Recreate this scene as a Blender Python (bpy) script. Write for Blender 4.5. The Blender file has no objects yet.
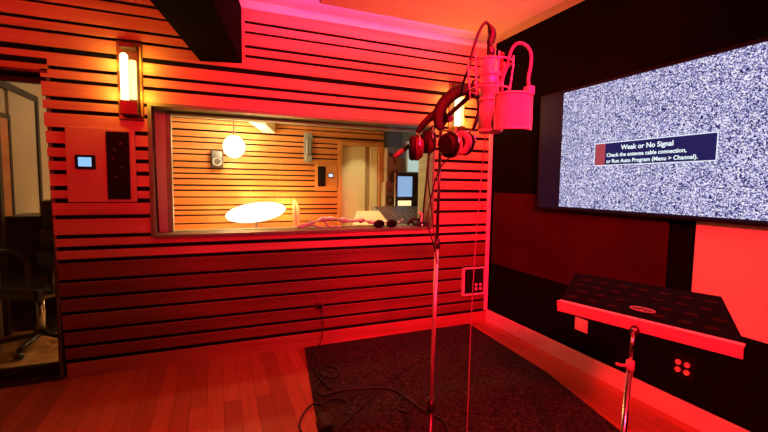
import bpy, bmesh, math, random
from mathutils import Vector, Matrix
random.seed(7)
C = bpy.context.scene
PI = math.pi

# ------------------------------------------------------------------ camera
cam_d = bpy.data.cameras.new('camera'); cam = bpy.data.objects.new('camera', cam_d)
C.collection.objects.link(cam); C.camera = cam
def cam_rows(yaw, pitch, roll):
    cy, sy, cp, sp, cr, sr = math.cos(yaw), math.sin(yaw), math.cos(pitch), math.sin(pitch), math.cos(roll), math.sin(roll)
    A = Matrix(((1,0,0),(0,0,-1),(0,1,0)))
    Y = Matrix(((cy,-sy,0),(sy,cy,0),(0,0,1)))
    P = Matrix(((1,0,0),(0,cp,-sp),(0,sp,cp)))
    R = Matrix(((cr,-sr,0),(sr,cr,0),(0,0,1)))
    return R @ P @ A @ Y
M = cam_rows(3.93133449e-01, 7.70146827e-02, 1.35520053e-02)
B = Matrix((M[0], -M[1], -M[2])).transposed()
cam.matrix_world = Matrix.Translation((-2.500, -3.296, 1.35)) @ B.to_4x4()
cam_d.sensor_width = 36; cam_d.lens = 408.6*36/768
cam_d.clip_start = 0.05

# ------------------------------------------------------------------ world, exposure
w = bpy.data.worlds.new('world'); C.world = w; w.use_nodes = True
w.node_tree.nodes['Background'].inputs[0].default_value = (0.03, 0.004, 0.004, 1)
w.node_tree.nodes['Background'].inputs[1].default_value = 0.25
C.view_settings.view_transform = 'Standard'; C.view_settings.look = 'None'
C.view_settings.exposure = 0.0; C.view_settings.gamma = 1.0
C.view_settings.use_curve_mapping = False

# ------------------------------------------------------------------ lights
def area(name, loc, target, size, power, color, size_y=None, spread=180):
    d = bpy.data.lights.new(name, 'AREA'); d.energy = power; d.color = color
    d.shape = 'RECTANGLE'; d.size = size; d.size_y = size_y or size; d.spread = math.radians(spread)
    o = bpy.data.objects.new(name, d); C.collection.objects.link(o)
    o.location = loc
    o.rotation_euler = (Vector(target)-Vector(loc)).to_track_quat('-Z', 'Y').to_euler()
    return o
def point(name, loc, power, color, radius=.03):
    d = bpy.data.lights.new(name, 'POINT'); d.energy = power; d.color = color; d.shadow_soft_size = radius
    o = bpy.data.objects.new(name, d); C.collection.objects.link(o); o.location = loc; return o
def spot(name, loc, target, power, color, angle, blend=.3, radius=.05):
    d = bpy.data.lights.new(name, 'SPOT'); d.energy = power; d.color = color
    d.spot_size = math.radians(angle); d.spot_blend = blend; d.shadow_soft_size = radius
    o = bpy.data.objects.new(name, d); C.collection.objects.link(o); o.location = loc
    o.rotation_euler = (Vector(target)-Vector(loc)).to_track_quat('-Z', 'Y').to_euler(); return o
RED = (1.0, 0.005, 0.018)
PINKRED = (1.0, 0.002, 0.050)
area('red_stage_light', (-1.6, -4.0, 2.2), (-1.2, 0, 1.9), .4, 6, RED)
spot('red_wall_spot', (-1.3, -3.6, 2.3), (-.95, 0, 1.6), 800, PINKRED, 64, .55, .35)
spot('red_wall_spot_left', (-3.85, -3.0, 2.45), (-3.25, 0, 2.30), 170, RED, 56, .6, .25)
spot('red_floor_light', (-1.9, -2.6, 2.55), (-2.1, -1.35, 0), 190, (1, .004, .012), 56, .8, .1)
spot('red_side_light', (-2.6, -4.6, 2.4), (-.1, -1.2, .35), 1250, RED, 48, .6, .1)
area('red_ceiling_wash', (-1.0, -2.9, 2.2), (-.95, -1.3, 2.7), .3, 34, (1, .070, .030), spread=90)
area('magenta_strip_light', (-1.35, -.22, 2.60), (-1.35, 0, 2.66), 1.9, 1.9, (1, .10, .52), .03)
for sx in (-3.015, -.435):
    for dx in (-.095, .095):
        for z in (1.93, 2.13): point('sconce_light', (sx+dx, -.085, z), 1.5, (1, .52, .05), .03)
area('control_room_ceiling_light', (-2.0, 2.6, 2.34), (-2.0, 2.9, 0), 1.2, 95, (1, .60, .22), 1.0, 130)
area('control_room_uplight', (-2.2, 3.0, 2.0), (-2.2, 3.4, 2.37), .4, 22, (1, .80, .42), .5)
spot('reveal_fill_left', (-2.35, .62, 2.33), (-2.7, .45, 0), 110, (1, .66, .28), 110, .8, .05)  # unseen fill added to warm the left window reveal
spot('sill_fill', (-1.2, .62, 2.33), (-1.2, .55, 0), 90, (1, .68, .34), 120, .8, .05)  # unseen fill added to brighten sill, console and papers
spot('doorway_spot', (-.05, 2.9, 2.33), (.02, 4.05, 1.3), 45, (1, .80, .42), 40, .6, .06)
area('hall_light', (.1, 4.7, 2.3), (.1, 4.7, 0), .5, 10, (1, .85, .45))

# ------------------------------------------------------------------ materials
def mat(name, color, rough=.6, metal=0, var=.0, scale=(8,8,8), color2=None, emit=None, estr=0, spec=.5, bump=0, bscale=60, sheen=0, coat=0):
    m = bpy.data.materials.new(name); m.use_nodes = True
    nt = m.node_tree; b = nt.nodes['Principled BSDF']
    b.inputs['Roughness'].default_value = rough; b.inputs['Metallic'].default_value = metal
    b.inputs['Specular IOR Level'].default_value = spec
    b.inputs['Coat Weight'].default_value = coat
    c2 = color2 or tuple(c*(1-var) for c in color)
    tc = nt.nodes.new('ShaderNodeTexCoord'); mp = nt.nodes.new('ShaderNodeMapping'); mp.inputs['Scale'].default_value = scale
    nz = nt.nodes.new('ShaderNodeTexNoise'); nz.inputs['Scale'].default_value = 1; nz.inputs['Detail'].default_value = 4
    rp = nt.nodes.new('ShaderNodeValToRGB')
    rp.color_ramp.elements[0].color = (*c2, 1); rp.color_ramp.elements[1].color = (*color, 1)
    rp.color_ramp.elements[0].position = .35; rp.color_ramp.elements[1].position = .65
    nt.links.new(tc.outputs['Object'], mp.inputs[0]); nt.links.new(mp.outputs[0], nz.inputs[0])
    nt.links.new(nz.outputs[0], rp.inputs[0]); nt.links.new(rp.outputs[0], b.inputs['Base Color'])
    if emit:
        b.inputs['Emission Color'].default_value = (*emit, 1); b.inputs['Emission Strength'].default_value = estr
    if bump:
        n2 = nt.nodes.new('ShaderNodeTexNoise'); n2.inputs['Scale'].default_value = bscale
        bp = nt.nodes.new('ShaderNodeBump'); bp.inputs['Strength'].default_value = bump; bp.inputs['Distance'].default_value = .01
        nt.links.new(tc.outputs['Object'], n2.inputs[0]); nt.links.new(n2.outputs[0], bp.inputs['Height'])
        nt.links.new(bp.outputs[0], b.inputs['Normal'])
    return m

def plank_material(name, c1, c2, width, length, rough=.35, axis='y'):
    m = bpy.data.materials.new(name); m.use_nodes = True
    nt = m.node_tree; b = nt.nodes['Principled BSDF']; b.inputs['Roughness'].default_value = rough
    tc = nt.nodes.new('ShaderNodeTexCoord'); mp = nt.nodes.new('ShaderNodeMapping')
    mp.inputs['Rotation'].default_value = (0, 0, PI/2 if axis == 'y' else 0)
    br = nt.nodes.new('ShaderNodeTexBrick'); br.inputs['Scale'].default_value = 1
    br.inputs['Brick Width'].default_value = length; br.inputs['Row Height'].default_value = width
    br.inputs['Mortar Size'].default_value = .0015; br.inputs['Bias'].default_value = 0
    br.inputs['Color1'].default_value = (*c1, 1); br.inputs['Color2'].default_value = (*c2, 1)
    br.inputs['Mortar'].default_value = (c2[0]*.3, c2[1]*.3, c2[2]*.3, 1)
    br.offset = .37
    nz = nt.nodes.new('ShaderNodeTexNoise'); nz.inputs['Scale'].default_value = 1; nz.inputs['Detail'].default_value = 5
    m2 = nt.nodes.new('ShaderNodeMapping'); m2.inputs['Scale'].default_value = (60, 3, 3) if axis == 'y' else (3, 60, 3)
    mx = nt.nodes.new('ShaderNodeMixRGB'); mx.blend_type = 'MULTIPLY'; mx.inputs[0].default_value = .5
    nt.links.new(tc.outputs['Object'], mp.inputs[0]); nt.links.new(mp.outputs[0], br.inputs[0])
    nt.links.new(tc.outputs['Object'], m2.inputs[0]); nt.links.new(m2.outputs[0], nz.inputs[0])
    nt.links.new(br.outputs[0], mx.inputs[1]); nt.links.new(nz.outputs[0], mx.inputs[2])
    nt.links.new(mx.outputs[0], b.inputs['Base Color'])
    return m

def slat_material(name, c1, c2, c3, rough=.45):
    """boards: colour changes board by board with height, grain along x"""
    m = bpy.data.materials.new(name); m.use_nodes = True
    nt = m.node_tree; b = nt.nodes['Principled BSDF']; b.inputs['Roughness'].default_value = rough
    b.inputs['Specular IOR Level'].default_value = .3
    tc = nt.nodes.new('ShaderNodeTexCoord')
    m1 = nt.nodes.new('ShaderNodeMapping'); m1.inputs['Scale'].default_value = (.5, .5, 9)
    n1 = nt.nodes.new('ShaderNodeTexNoise'); n1.inputs['Scale'].default_value = 1; n1.inputs['Detail'].default_value = 2
    m2 = nt.nodes.new('ShaderNodeMapping'); m2.inputs['Scale'].default_value = (2, 2, 90)
    n2 = nt.nodes.new('ShaderNodeTexNoise'); n2.inputs['Scale'].default_value = 1; n2.inputs['Detail'].default_value = 5
    rp = nt.nodes.new('ShaderNodeValToRGB'); e = rp.color_ramp.elements
    e[0].color = (*c3, 1); e[0].position = .3; e[1].color = (*c1, 1); e[1].position = .7
    x = e.new(.5); x.color = (*c2, 1)
    mm = nt.nodes.new('ShaderNodeMix'); mm.data_type = 'FLOAT'; mm.inputs[0].default_value = .35
    nt.links.new(tc.outputs['Object'], m1.inputs[0]); nt.links.new(m1.outputs[0], n1.inputs[0])
    nt.links.new(tc.outputs['Object'], m2.inputs[0]); nt.links.new(m2.outputs[0], n2.inputs[0])
    nt.links.new(n1.outputs[0], mm.inputs[2]); nt.links.new(n2.outputs[0], mm.inputs[3])
    nt.links.new(mm.outputs[0], rp.inputs[0]); nt.links.new(rp.outputs[0], b.inputs['Base Color'])
    return m

def emission(name, color, strength):
    m = bpy.data.materials.new(name); m.use_nodes = True
    nt = m.node_tree; nt.nodes.remove(nt.nodes['Principled BSDF'])
    e = nt.nodes.new('ShaderNodeEmission'); e.inputs[0].default_value = (*color, 1); e.inputs[1].default_value = strength
    nt.links.new(e.outputs[0], nt.nodes['Material Output'].inputs[0]); return m

def static_material():
    m = bpy.data.materials.new('tv_static'); m.use_nodes = True
    nt = m.node_tree; nt.nodes.remove(nt.nodes['Principled BSDF'])
    tc = nt.nodes.new('ShaderNodeTexCoord')
    def layer(cell):
        sn = nt.nodes.new('ShaderNodeVectorMath'); sn.operation = 'SNAP'; sn.inputs[1].default_value = (10, cell, cell*.9)
        wn = nt.nodes.new('ShaderNodeTexWhiteNoise'); wn.noise_dimensions = '3D'
        nt.links.new(tc.outputs['Object'], sn.inputs[0]); nt.links.new(sn.outputs[0], wn.inputs[0]); return wn
    a, b2 = layer(.0050), layer(.0098)
    mx = nt.nodes.new('ShaderNodeMix'); mx.data_type = 'FLOAT'; mx.inputs[0].default_value = .33
    nt.links.new(a.outputs[0], mx.inputs[2]); nt.links.new(b2.outputs[0], mx.inputs[3])
    rp = nt.nodes.new('ShaderNodeValToRGB'); e = rp.color_ramp.elements
    e[0].color = (.016, .013, .085, 1); e[0].position = .24
    e[1].color = (.92, .89, 1, 1); e[1].position = .76
    x = e.new(.42); x.color = (.21, .19, .48, 1)
    y = e.new(.58); y.color = (.50, .47, .82, 1)
    em = nt.nodes.new('ShaderNodeEmission'); em.inputs[1].default_value = 1.0
    nt.links.new(mx.outputs[0], rp.inputs[0]); nt.links.new(rp.outputs[0], em.inputs[0])
    nt.links.new(em.outputs[0], nt.nodes['Material Output'].inputs[0]); return m

def glass_material(name, refl=.06, tint=(1, 1, 1)):
    m = bpy.data.materials.new(name); m.use_nodes = True
    nt = m.node_tree; nt.nodes.remove(nt.nodes['Principled BSDF'])
    t = nt.nodes.new('ShaderNodeBsdfTransparent'); t.inputs[0].default_value = (*tint, 1)
    g = nt.nodes.new('ShaderNodeBsdfGlossy'); g.inputs['Roughness'].default_value = .02
    fr = nt.nodes.new('ShaderNodeFresnel'); fr.inputs[0].default_value = 1.35
    ml = nt.nodes.new('ShaderNodeMath'); ml.operation = 'MULTIPLY'; ml.inputs[1].default_value = refl/.06
    mx = nt.nodes.new('ShaderNodeMixShader')
    nt.links.new(fr.outputs[0], ml.inputs[0]); nt.links.new(ml.outputs[0], mx.inputs[0])
    nt.links.new(t.outputs[0], mx.inputs[1]); nt.links.new(g.outputs[0], mx.inputs[2])
    nt.links.new(mx.outputs[0], nt.nodes['Material Output'].inputs[0]); return m

def rug_material():
    m = bpy.data.materials.new('rug'); m.use_nodes = True
    nt = m.node_tree; b = nt.nodes['Principled BSDF']; b.inputs['Roughness'].default_value = .95
    b.inputs['Specular IOR Level'].default_value = .1
    tc = nt.nodes.new('ShaderNodeTexCoord')
    v = nt.nodes.new('ShaderNodeTexVoronoi'); v.inputs['Scale'].default_value = 26; v.feature = 'DISTANCE_TO_EDGE'
    n = nt.nodes.new('ShaderNodeTexNoise'); n.inputs['Scale'].default_value = 45; n.inputs['Detail'].default_value = 3
    ad = nt.nodes.new('ShaderNodeMath'); ad.operation = 'ADD'
    rp = nt.nodes.new('ShaderNodeValToRGB'); e = rp.color_ramp.elements
    e[0].color = (.014, .014, .014, 1); e[0].position = .4; e[1].color = (.055, .042, .04, 1); e[1].position = .95
    nt.links.new(tc.outputs['Object'], v.inputs[0]); nt.links.new(tc.outputs['Object'], n.inputs[0])
    nt.links.new(v.outputs[0], ad.inputs[0]); nt.links.new(n.outputs[0], ad.inputs[1])
    nt.links.new(ad.outputs[0], rp.inputs[0]); nt.links.new(rp.outputs[0], b.inputs['Base Color'])
    bp = nt.nodes.new('ShaderNodeBump'); bp.inputs['Strength'].default_value = .6; bp.inputs['Distance'].default_value = .01
    nt.links.new(n.outputs[0], bp.inputs['Height']); nt.links.new(bp.outputs[0], b.inputs['Normal'])
    return m

MT = dict(
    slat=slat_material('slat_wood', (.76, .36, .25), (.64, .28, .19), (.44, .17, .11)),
    slat_low=slat_material('slat_wood_shaded', (.26, .11, .045), (.2, .08, .035), (.11, .045, .02)),  # lower boards: wall shade put into a darker copy of the slat colour
    slat_base=slat_material('slat_wood_base', (.5, .24, .1), (.4, .18, .08), (.25, .1, .05)),  # bottom board: same painted shade at an in-between tone
    console=mat('console_grey', (.09, .08, .07), .5, var=.3),
    backing=mat('black_backing', (.008, .008, .008), .9, spec=.1),
    floor=plank_material('floor_planks', (.60, .16, .08), (.40, .095, .045), .095, 1.1),
    cfloor=plank_material('control_floor_planks', (.6, .28, .1), (.42, .18, .06), .095, 1.1),
    ceiling=mat('ceiling_paint', (.8, .74, .7), .8, var=.05),
    cloud=mat('cloud_fabric', (.85, .80, .68), .9, var=.08, bump=.1),
    black_fabric=mat('black_fabric', (.004, .0036, .0036), .95, var=.2, spec=.05, bump=.15, bscale=200),
    black_wall=mat('black_wall_fabric', (.004, .0036, .0036), .95, var=.3, spec=.04, scale=(2, 2, 2)),
    red_dark=mat('wine_fabric', (.05, .008, .008), .95, var=.25, spec=.05, scale=(3, 3, 3), bump=.1, bscale=200),
    red_light=mat('light_fabric', (.9, .85, .85), .85, var=.04, spec=.1, scale=(3, 3, 3)),
    trim=mat('white_trim', (.85, .8, .78), .5, var=.05),
    bronze=mat('bronze_trim', (.17, .24, .12), .45, var=.25, scale=(3, 3, 20)),
    plate=mat('painted_plate', (.62, .34, .22), .45, var=.06, scale=(4, 4, 4)),
    darkplate=mat('dark_plate', (.008, .007, .007), .6, spec=.1),
    black=mat('black_plastic', (.015, .015, .016), .35),
    matte=mat('black_matte', (.02, .02, .02), .7),
    bezel=mat('bezel', (.006, .006, .008), .5, spec=.12),
    pillar=mat('screen_black', (.006, .006, .012), .4, emit=(.04, .04, .12), estr=.09, spec=.1),
    chrome=mat('chrome', (.8, .8, .8), .18, 1),
    satin=mat('satin_chrome', (.9, .88, .88), .32, .85),
    metal=mat('dark_metal', (.12, .11, .11), .3, .9),
    micmetal=mat('satin_nickel', (.75, .72, .7), .42, .35),
    mesh=mat('mic_mesh', (.72, .68, .66), .5, .3, bump=.5, bscale=420),
    leather=mat('black_leather', (.025, .018, .015), .22, var=.3, coat=.4, bump=.1, bscale=25),
    pad=mat('ear_pad_leather', (.5, .4, .38), .5),
    headband=mat('headband_leather', (.012, .011, .006), .55, spec=.2, var=.3),
    walnut=mat('walnut', (.11, .055, .03), .5, var=.3, scale=(6, 6, 30)),
    brown=mat('sconce_metal', (.16, .08, .04), .35, .5, var=.3),
    bulb=emission('sconce_glow', (1, .80, .36), 4),
    sconce_glass=emission('sconce_glass', (1, .62, .18), 3.2),
    cwall=slat_material('control_slat_wood', (.62, .25, .075), (.52, .19, .055), (.40, .13, .035)),
    cbeige=mat('beige_paint', (.5, .45, .36), .6, var=.06),
    cgrey=mat('teal_grey_fabric', (.07, .085, .085), .9, var=.2),
    cream=mat('cream_paint', (.80, .74, .46), .6, var=.04),
    cceil=mat('control_ceiling_paint', (.85, .8, .68), .8, var=.03),
    oak=mat('orange_oak', (.62, .27, .08), .5, var=.2, scale=(3, 3, 30)),
    oakpale=mat('pale_oak', (.5, .34, .18), .5, var=.1),
    grey=mat('grey_plastic', (.3, .3, .3), .5, var=.1),
    spk=mat('speaker_cream', (.26, .23, .17), .5, var=.1),
    paper=mat('paper', (.75, .68, .42), .7, var=.05),
    cloth=mat('pink_cloth', (.5, .58, .6), .9, var=.4, scale=(30, 30, 30)),
    white=mat('white_plastic', (.8, .78, .75), .4),
    static=static_material(),
    navy=emission('message_navy', (.022, .016, .10), 1.0),
    redicon=emission('message_red', (.42, .06, .08), 1.0),
    white_e=emission('message_white', (.8, .85, 1.0), 1.0),
    text_e=emission('message_text', (.85, .95, 1.0), 1.1),
    screen=emission('wall_screen_blue', (.25, .5, .9), 1.2),
    screen2=emission('monitor_picture', (.28, .45, .72), 1.0),
    screen3=emission('monitor_bar', (1, .75, .35), 1.4),
    paleglow=emission('pale_screen', (.50, .66, .58), .9),
    glareglow=emission('glare_glow', (1, .9, .6), 3),
    led=emission('red_led', (1, .15, .15), 2),
    glass=glass_material('window_glass', .05),
    dglass=glass_material('door_glass', .07, (.8, .8, .8)),
    rug=rug_material(),
    thinlead=mat('thin_lead', (.25, .18, .18), .5),
    jack=mat('red_jack', (.85, .6, .6), .5),
    cable=mat('black_rubber', (.012, .012, .012), .5),
    slot=mat('stand_slots', (.02, .012, .012), .9, spec=.04),
    slotlogo=mat('stand_logo', (.22, .20, .24), .6),
    stand=mat('stand_black', (.004, .004, .005), .9, spec=.04),
    lip=mat('stand_lip', (.62, .5, .48), .45),
)

# ------------------------------------------------------------------ builders
class MB:
    def __init__(s): s.bm = bmesh.new(); s.mats = []
    def _mi(s, faces, m):
        if m is None: return
        if m not in s.mats: s.mats.append(m)
        i = s.mats.index(m)
        for f in faces: f.material_index = i
    def box(s, x0, x1, y0, y1, z0, z1, m=None, bev=0, mx=None, taper=False):
        r = bmesh.ops.create_cube(s.bm, size=1)
        vs = r['verts']
        T = Matrix.Translation(((x0+x1)/2, (y0+y1)/2, (z0+z1)/2)) @ Matrix.Diagonal((abs(x1-x0), abs(y1-y0), abs(z1-z0), 1))
        bmesh.ops.transform(s.bm, matrix=T, verts=vs)
        fs = list({f for v in vs for f in v.link_faces})
        s._mi(fs, m)
        if bev:
            es = list({e for v in vs for e in v.link_edges})
            r2 = bmesh.ops.bevel(s.bm, geom=es, offset=bev, segments=2, affect='EDGES', profile=.5)
            vs = list({v for f in r2['faces'] for v in f.verts} | {v for v in vs if v.is_valid})
        if mx is not None: bmesh.ops.transform(s.bm, matrix=mx, verts=[v for v in vs if v.is_valid])
        if taper:                                   # the wall's free end leans a little outwards towards the top
            for v in vs:
                if v.is_valid and v.co.x < x0+.005: v.co.x += .030-.034*v.co.z
        return s
    def cone(s, a, b, r0, r1=None, seg=20, m=None, caps=True):
        a, b = Vector(a), Vector(b); r1 = r0 if r1 is None else r1
        d = b-a
        q = d.to_track_quat('Z', 'Y').to_matrix().to_4x4()
        r = bmesh.ops.create_cone(s.bm, cap_ends=caps, segments=seg, radius1=r0, radius2=r1, depth=d.length,
                                  matrix=Matrix.Translation((a+b)/2) @ q)
        fs = list({f for v in r['verts'] for f in v.link_faces}); s._mi(fs, m)
        for f in fs:
            if len(f.verts) == 4: f.smooth = True
        return s
    def sphere(s, c, r, m=None, sc=(1,1,1), rot=None, seg=20):
        T = Matrix.Translation(c) @ (rot.to_4x4() if rot else Matrix.Identity(4)) @ Matrix.Diagonal((sc[0], sc[1], sc[2], 1))
        q = bmesh.ops.create_uvsphere(s.bm, u_segments=seg, v_segments=seg//2, radius=r, matrix=T)
        fs = list({f for v in q['verts'] for f in v.link_faces}); s._mi(fs, m)
        for f in fs: f.smooth = True
        return s
    def torus(s, c, R, r, axis=(0,0,1), seg=28, n=10, m=None, sc=1.0):
        q = Vector(axis).to_track_quat('Z', 'Y').to_matrix()
        pts = [Vector(c)+q @ Vector((R*math.cos(t)*sc, R*math.sin(t), 0)) for t in [2*PI*i/seg for i in range(seg)]]
        return s.tube(pts, r, n, closed=True, m=m)
    def tube(s, pts, r, n=8, closed=False, m=None, flat=1.0, up=None):
        """tube along points; r number or list; flat squeezes one axis"""
        pts = [Vector(p) for p in pts]; L = len(pts)
        rs = r if isinstance(r, (list, tuple)) else [r]*L
        rings = []; prev = None
        for i, p in enumerate(pts):
            a = pts[(i-1) % L] if (closed or i) else p
            b = pts[(i+1) % L] if (closed or i < L-1) else p
            t = (b-a).normalized()
            if prev is None:
                u = Vector(up) if up else (Vector((0,0,1)) if abs(t.z) < .9 else Vector((1,0,0)))
            else: u = prev
            u = (u-t*u.dot(t)).normalized(); prev = u
            v = t.cross(u)
            rings.append([s.bm.verts.new(p+rs[i]*(u*math.cos(2*PI*k/n)*flat+v*math.sin(2*PI*k/n))) for k in range(n)])
        fs = []
        rng = range(L) if closed else range(L-1)
        for i in rng:
            A, Bq = rings[i], rings[(i+1) % L]
            for k in range(n):
                fs.append(s.bm.faces.new((A[k], A[(k+1) % n], Bq[(k+1) % n], Bq[k])))
        for f in fs: f.smooth = True
        if not closed:
            fs.append(s.bm.faces.new(rings[0][::-1])); fs.append(s.bm.faces.new(rings[-1]))
        s._mi(fs, m); return s
    def poly(s, pts, d, m=None):
        """extrude polygon pts by vector d"""
        a = [s.bm.verts.new(Vector(p)) for p in pts]; b = [s.bm.verts.new(Vector(p)+Vector(d)) for p in pts]
        n = len(pts); fs = [s.bm.faces.new(a), s.bm.faces.new(b[::-1])]
        for i in range(n): fs.append(s.bm.faces.new((a[(i+1) % n], a[i], b[i], b[(i+1) % n])))
        s._mi(fs, m); bmesh.ops.recalc_face_normals(s.bm, faces=fs); return s
    def build(s, name, m=None, parent=None, loc=None):
        bmesh.ops.recalc_face_normals(s.bm, faces=s.bm.faces)
        me = bpy.data.meshes.new(name)
        if loc is not None: bmesh.ops.translate(s.bm, vec=-Vector(loc), verts=s.bm.verts)
        s.bm.to_mesh(me); s.bm.free()
        mats = s.mats or [m]
        for k in mats: me.materials.append(k)
        o = bpy.data.objects.new(name, me); C.collection.objects.link(o)
        if loc is not None: o.location = loc
        if parent is not None:
            o.parent = parent
            pm = world_loc(parent)
            o.location = (Vector(loc) if loc is not None else Vector()) - pm
        return o
def world_loc(o):
    v = Vector(o.location)
    while o.parent: o = o.parent; v += Vector(o.location)
    return v
def tag(o, label, cat, group=None, kind=None):
    if label: o['label'] = label
    if cat: o['category'] = cat
    if group: o['group'] = group
    if kind: o['kind'] = kind
    return o
def thing(name, loc, label, cat, group=None):
    o = bpy.data.objects.new(name, None); C.collection.objects.link(o); o.location = loc
    o.empty_display_size = .05
    return tag(o, label, cat, group)
def struct(o): o['kind'] = 'structure'; return o
def copy_tree(root, delta, label=None):
    r = root.copy(); C.collection.objects.link(r); r.location = Vector(root.location)+Vector(delta)
    if label: r['label'] = label
    for ch in list(root.children):
        c = ch.copy(); C.collection.objects.link(c); c.parent = r
        for g in list(ch.children):
            d = g.copy(); C.collection.objects.link(d); d.parent = c
    return r
def catmull(pts, n=8):
    pts = [Vector(p) for p in pts]; out = []
    P = [pts[0]*2-pts[1]]+pts+[pts[-1]*2-pts[-2]]
    for i in range(1, len(P)-2):
        for k in range(n):
            t = k/n; a, b, c, d = P[i-1], P[i], P[i+1], P[i+2]
            out.append(.5*((2*b)+(-a+c)*t+(2*a-5*b+4*c-d)*t*t+(-a+3*b-3*c+d)*t**3))
    out.append(pts[-1]); return out

# ================================================================== STRUCTURE
CEIL = 2.70
WX0, WX1, WZ0, WZ1 = -2.91, -.655, .965, 1.885      # studio window opening
DX0, DX1, DZ1 = -4.75, -3.475, 2.085                 # glass door opening
LX, BY = -4.85, -5.6                                 # left wall and back wall

struct(MB().box(LX-.1, 1.1, BY-.1, .26, -.05, 0).build('floor', MT['floor']))
struct(MB().box(LX-.1, 1.1, BY-.1, .26, CEIL, CEIL+.05).build('ceiling', MT['ceiling']))

# slatted front wall: boards over a black backing, real gaps between boards
grooves = [(2.54,.014),(2.467,.012),(2.364,.015),(2.293,.015),(2.181,.026),(2.070,.017),(1.992,.019),
           (1.876,.018),(1.796,.019),(1.679,.02),(1.575,.02),(1.487,.02),(1.402,.02),(1.297,.022),(1.214,.022),
           (1.105,.019),(.973,.019),(.893,.021),(.808,.020),(.673,.018),(.56,.018),(.453,.018),(.331,.018),(.222,.019),(.120,.022)]
def boards():
    z = 2.64; out = []
    for g, t in grooves: out.append((g+t*.70, z)); z = g-t*.70
    out.append((0, z)); return out
DUCT0, DUCT1 = -2.580, -2.295
def wall_front():
    b = MB()
    for z0, z1 in boards():
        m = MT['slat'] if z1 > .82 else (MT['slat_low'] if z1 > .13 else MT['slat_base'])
        segs = [(DX1, 0.0)]
        if z0 > DZ1-.02: segs = [(LX, 0.0)]
        def cut(a, c):
            out = []
            for s0, s1 in segs:
                if c <= s0 or a >= s1: out.append((s0, s1)); continue
                if a > s0: out.append((s0, a))
                if c < s1: out.append((c, s1))
            return out
        if z1 > WZ0+.01 and z0 < WZ1-.01:
            if z0 >= WZ0-.02 and z1 <= WZ1+.03: segs = cut(WX0, WX1)
            else:                                                        # board crossed by the opening edge
                lo = z0 < WZ0; zz0, zz1 = (z0, WZ0) if lo else (WZ1, z1)
                if zz1-zz0 > .004: b.box(WX0, WX1, 0, .03, zz0, zz1, m)
                segs = cut(WX0, WX1)
        elif z1 > WZ0 and z0 < WZ0: pass
        for s0, s1 in segs:
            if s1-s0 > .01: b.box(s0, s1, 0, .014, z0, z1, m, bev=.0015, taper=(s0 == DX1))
    # flush blocks closing the gaps round the duct, above the top board
    b.box(LX, 0, 0, .03, 2.64, CEIL, MT['trim'])
    b.box(DUCT1, DUCT1+.022, -.002, .03, 2.27, 2.62, MT['slat'])
    # backing with openings
    for x0, x1, z0, z1 in ((LX, DX1, DZ1, CEIL), (DX1+.04, WX0, 0, CEIL), (WX1, .02, 0, CEIL), (WX0, WX1, 0, WZ0), (WX0, WX1, WZ1, CEIL)):
        b.box(x0, x1, .03, .16, z0, z1, MT['backing'])
    o = b.build('wall_front'); return struct(o)
wall_front()
# control-room side skin of the double wall
b = MB()
for x0, x1, z0, z1 in ((LX, DX1, DZ1, CEIL), (DX1, -2.82, 0, CEIL), (-.63, 1.0, 0, CEIL), (-2.82, -.63, 0, .955), (-2.82, -.63, 1.86, CEIL)):
    b.box(x0, x1, .18, .42 if x1 < -3 else .26, z0, z1)
struct(b.build('wall_middle', MT['cbeige']))

# window: bronze reveal, stops, two panes
wf = MB()
wf.box(WX0-.012, WX0+.012, -.012, .18, WZ0-.012, WZ1+.012, MT['bronze'])
wf.box(WX1-.012, WX1+.012, -.012, .18, WZ0-.012, WZ1+.012, MT['bronze'])
wf.box(WX0+.012, WX1-.012, -.012, .18, WZ1-.012, WZ1+.012, MT['bronze'])
wf.box(WX0+.012, WX1-.012, -.02, .18, WZ0-.02, WZ0+.004, MT['bronze'])
win = struct(wf.build('window_1'))
st = MB()
for x in (WX0+.016, WX1-.016):
    st.tube([(x, .03, WZ1-.015), (x, .165, WZ0+.01)], .006, 6)
st.build('stop', MT['black'], win)
fr = MB()
for x0, x1, z0, z1 in ((-2.83, -2.795, .955, 1.87), (-.665, -.625, .955, 1.87), (-2.795, -.665, 1.852, 1.87), (-2.795, -.665, .955, .972)):
    fr.box(x0, x1, .175, .27, z0, z1)
fr.build('inner_frame', MT['bronze'], win)
MB().poly([(WX0+.014, .042, WZ1-.014), (WX1-.014, .042, WZ1-.014), (WX1-.014, .165, WZ0+.006), (WX0+.014, .165, WZ0+.006)], (0, .006, 0)).build('pane', MT['glass'], win)

# right wall (black fabric), with baseboard and white corner trim
struct(MB().box(0, .1, BY, .16, 0, CEIL).build('wall_right', MT['black_wall']))
struct(MB().box(LX-.1, LX, BY, 4.1, 0, CEIL).build('wall_left', MT['cbeige']))
struct(MB().box(LX, 0, BY-.1, BY, 0, CEIL).build('wall_back', MT['black_wall']))
struct(MB().box(-.022, 0, BY, 0, 0, .125, bev=.004).build('baseboard_right', MT['trim']))
struct(MB().box(-.050, -.012, -.014, 0, .12, 2.64, bev=.003).build('trim_1', MT['trim']))

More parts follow.
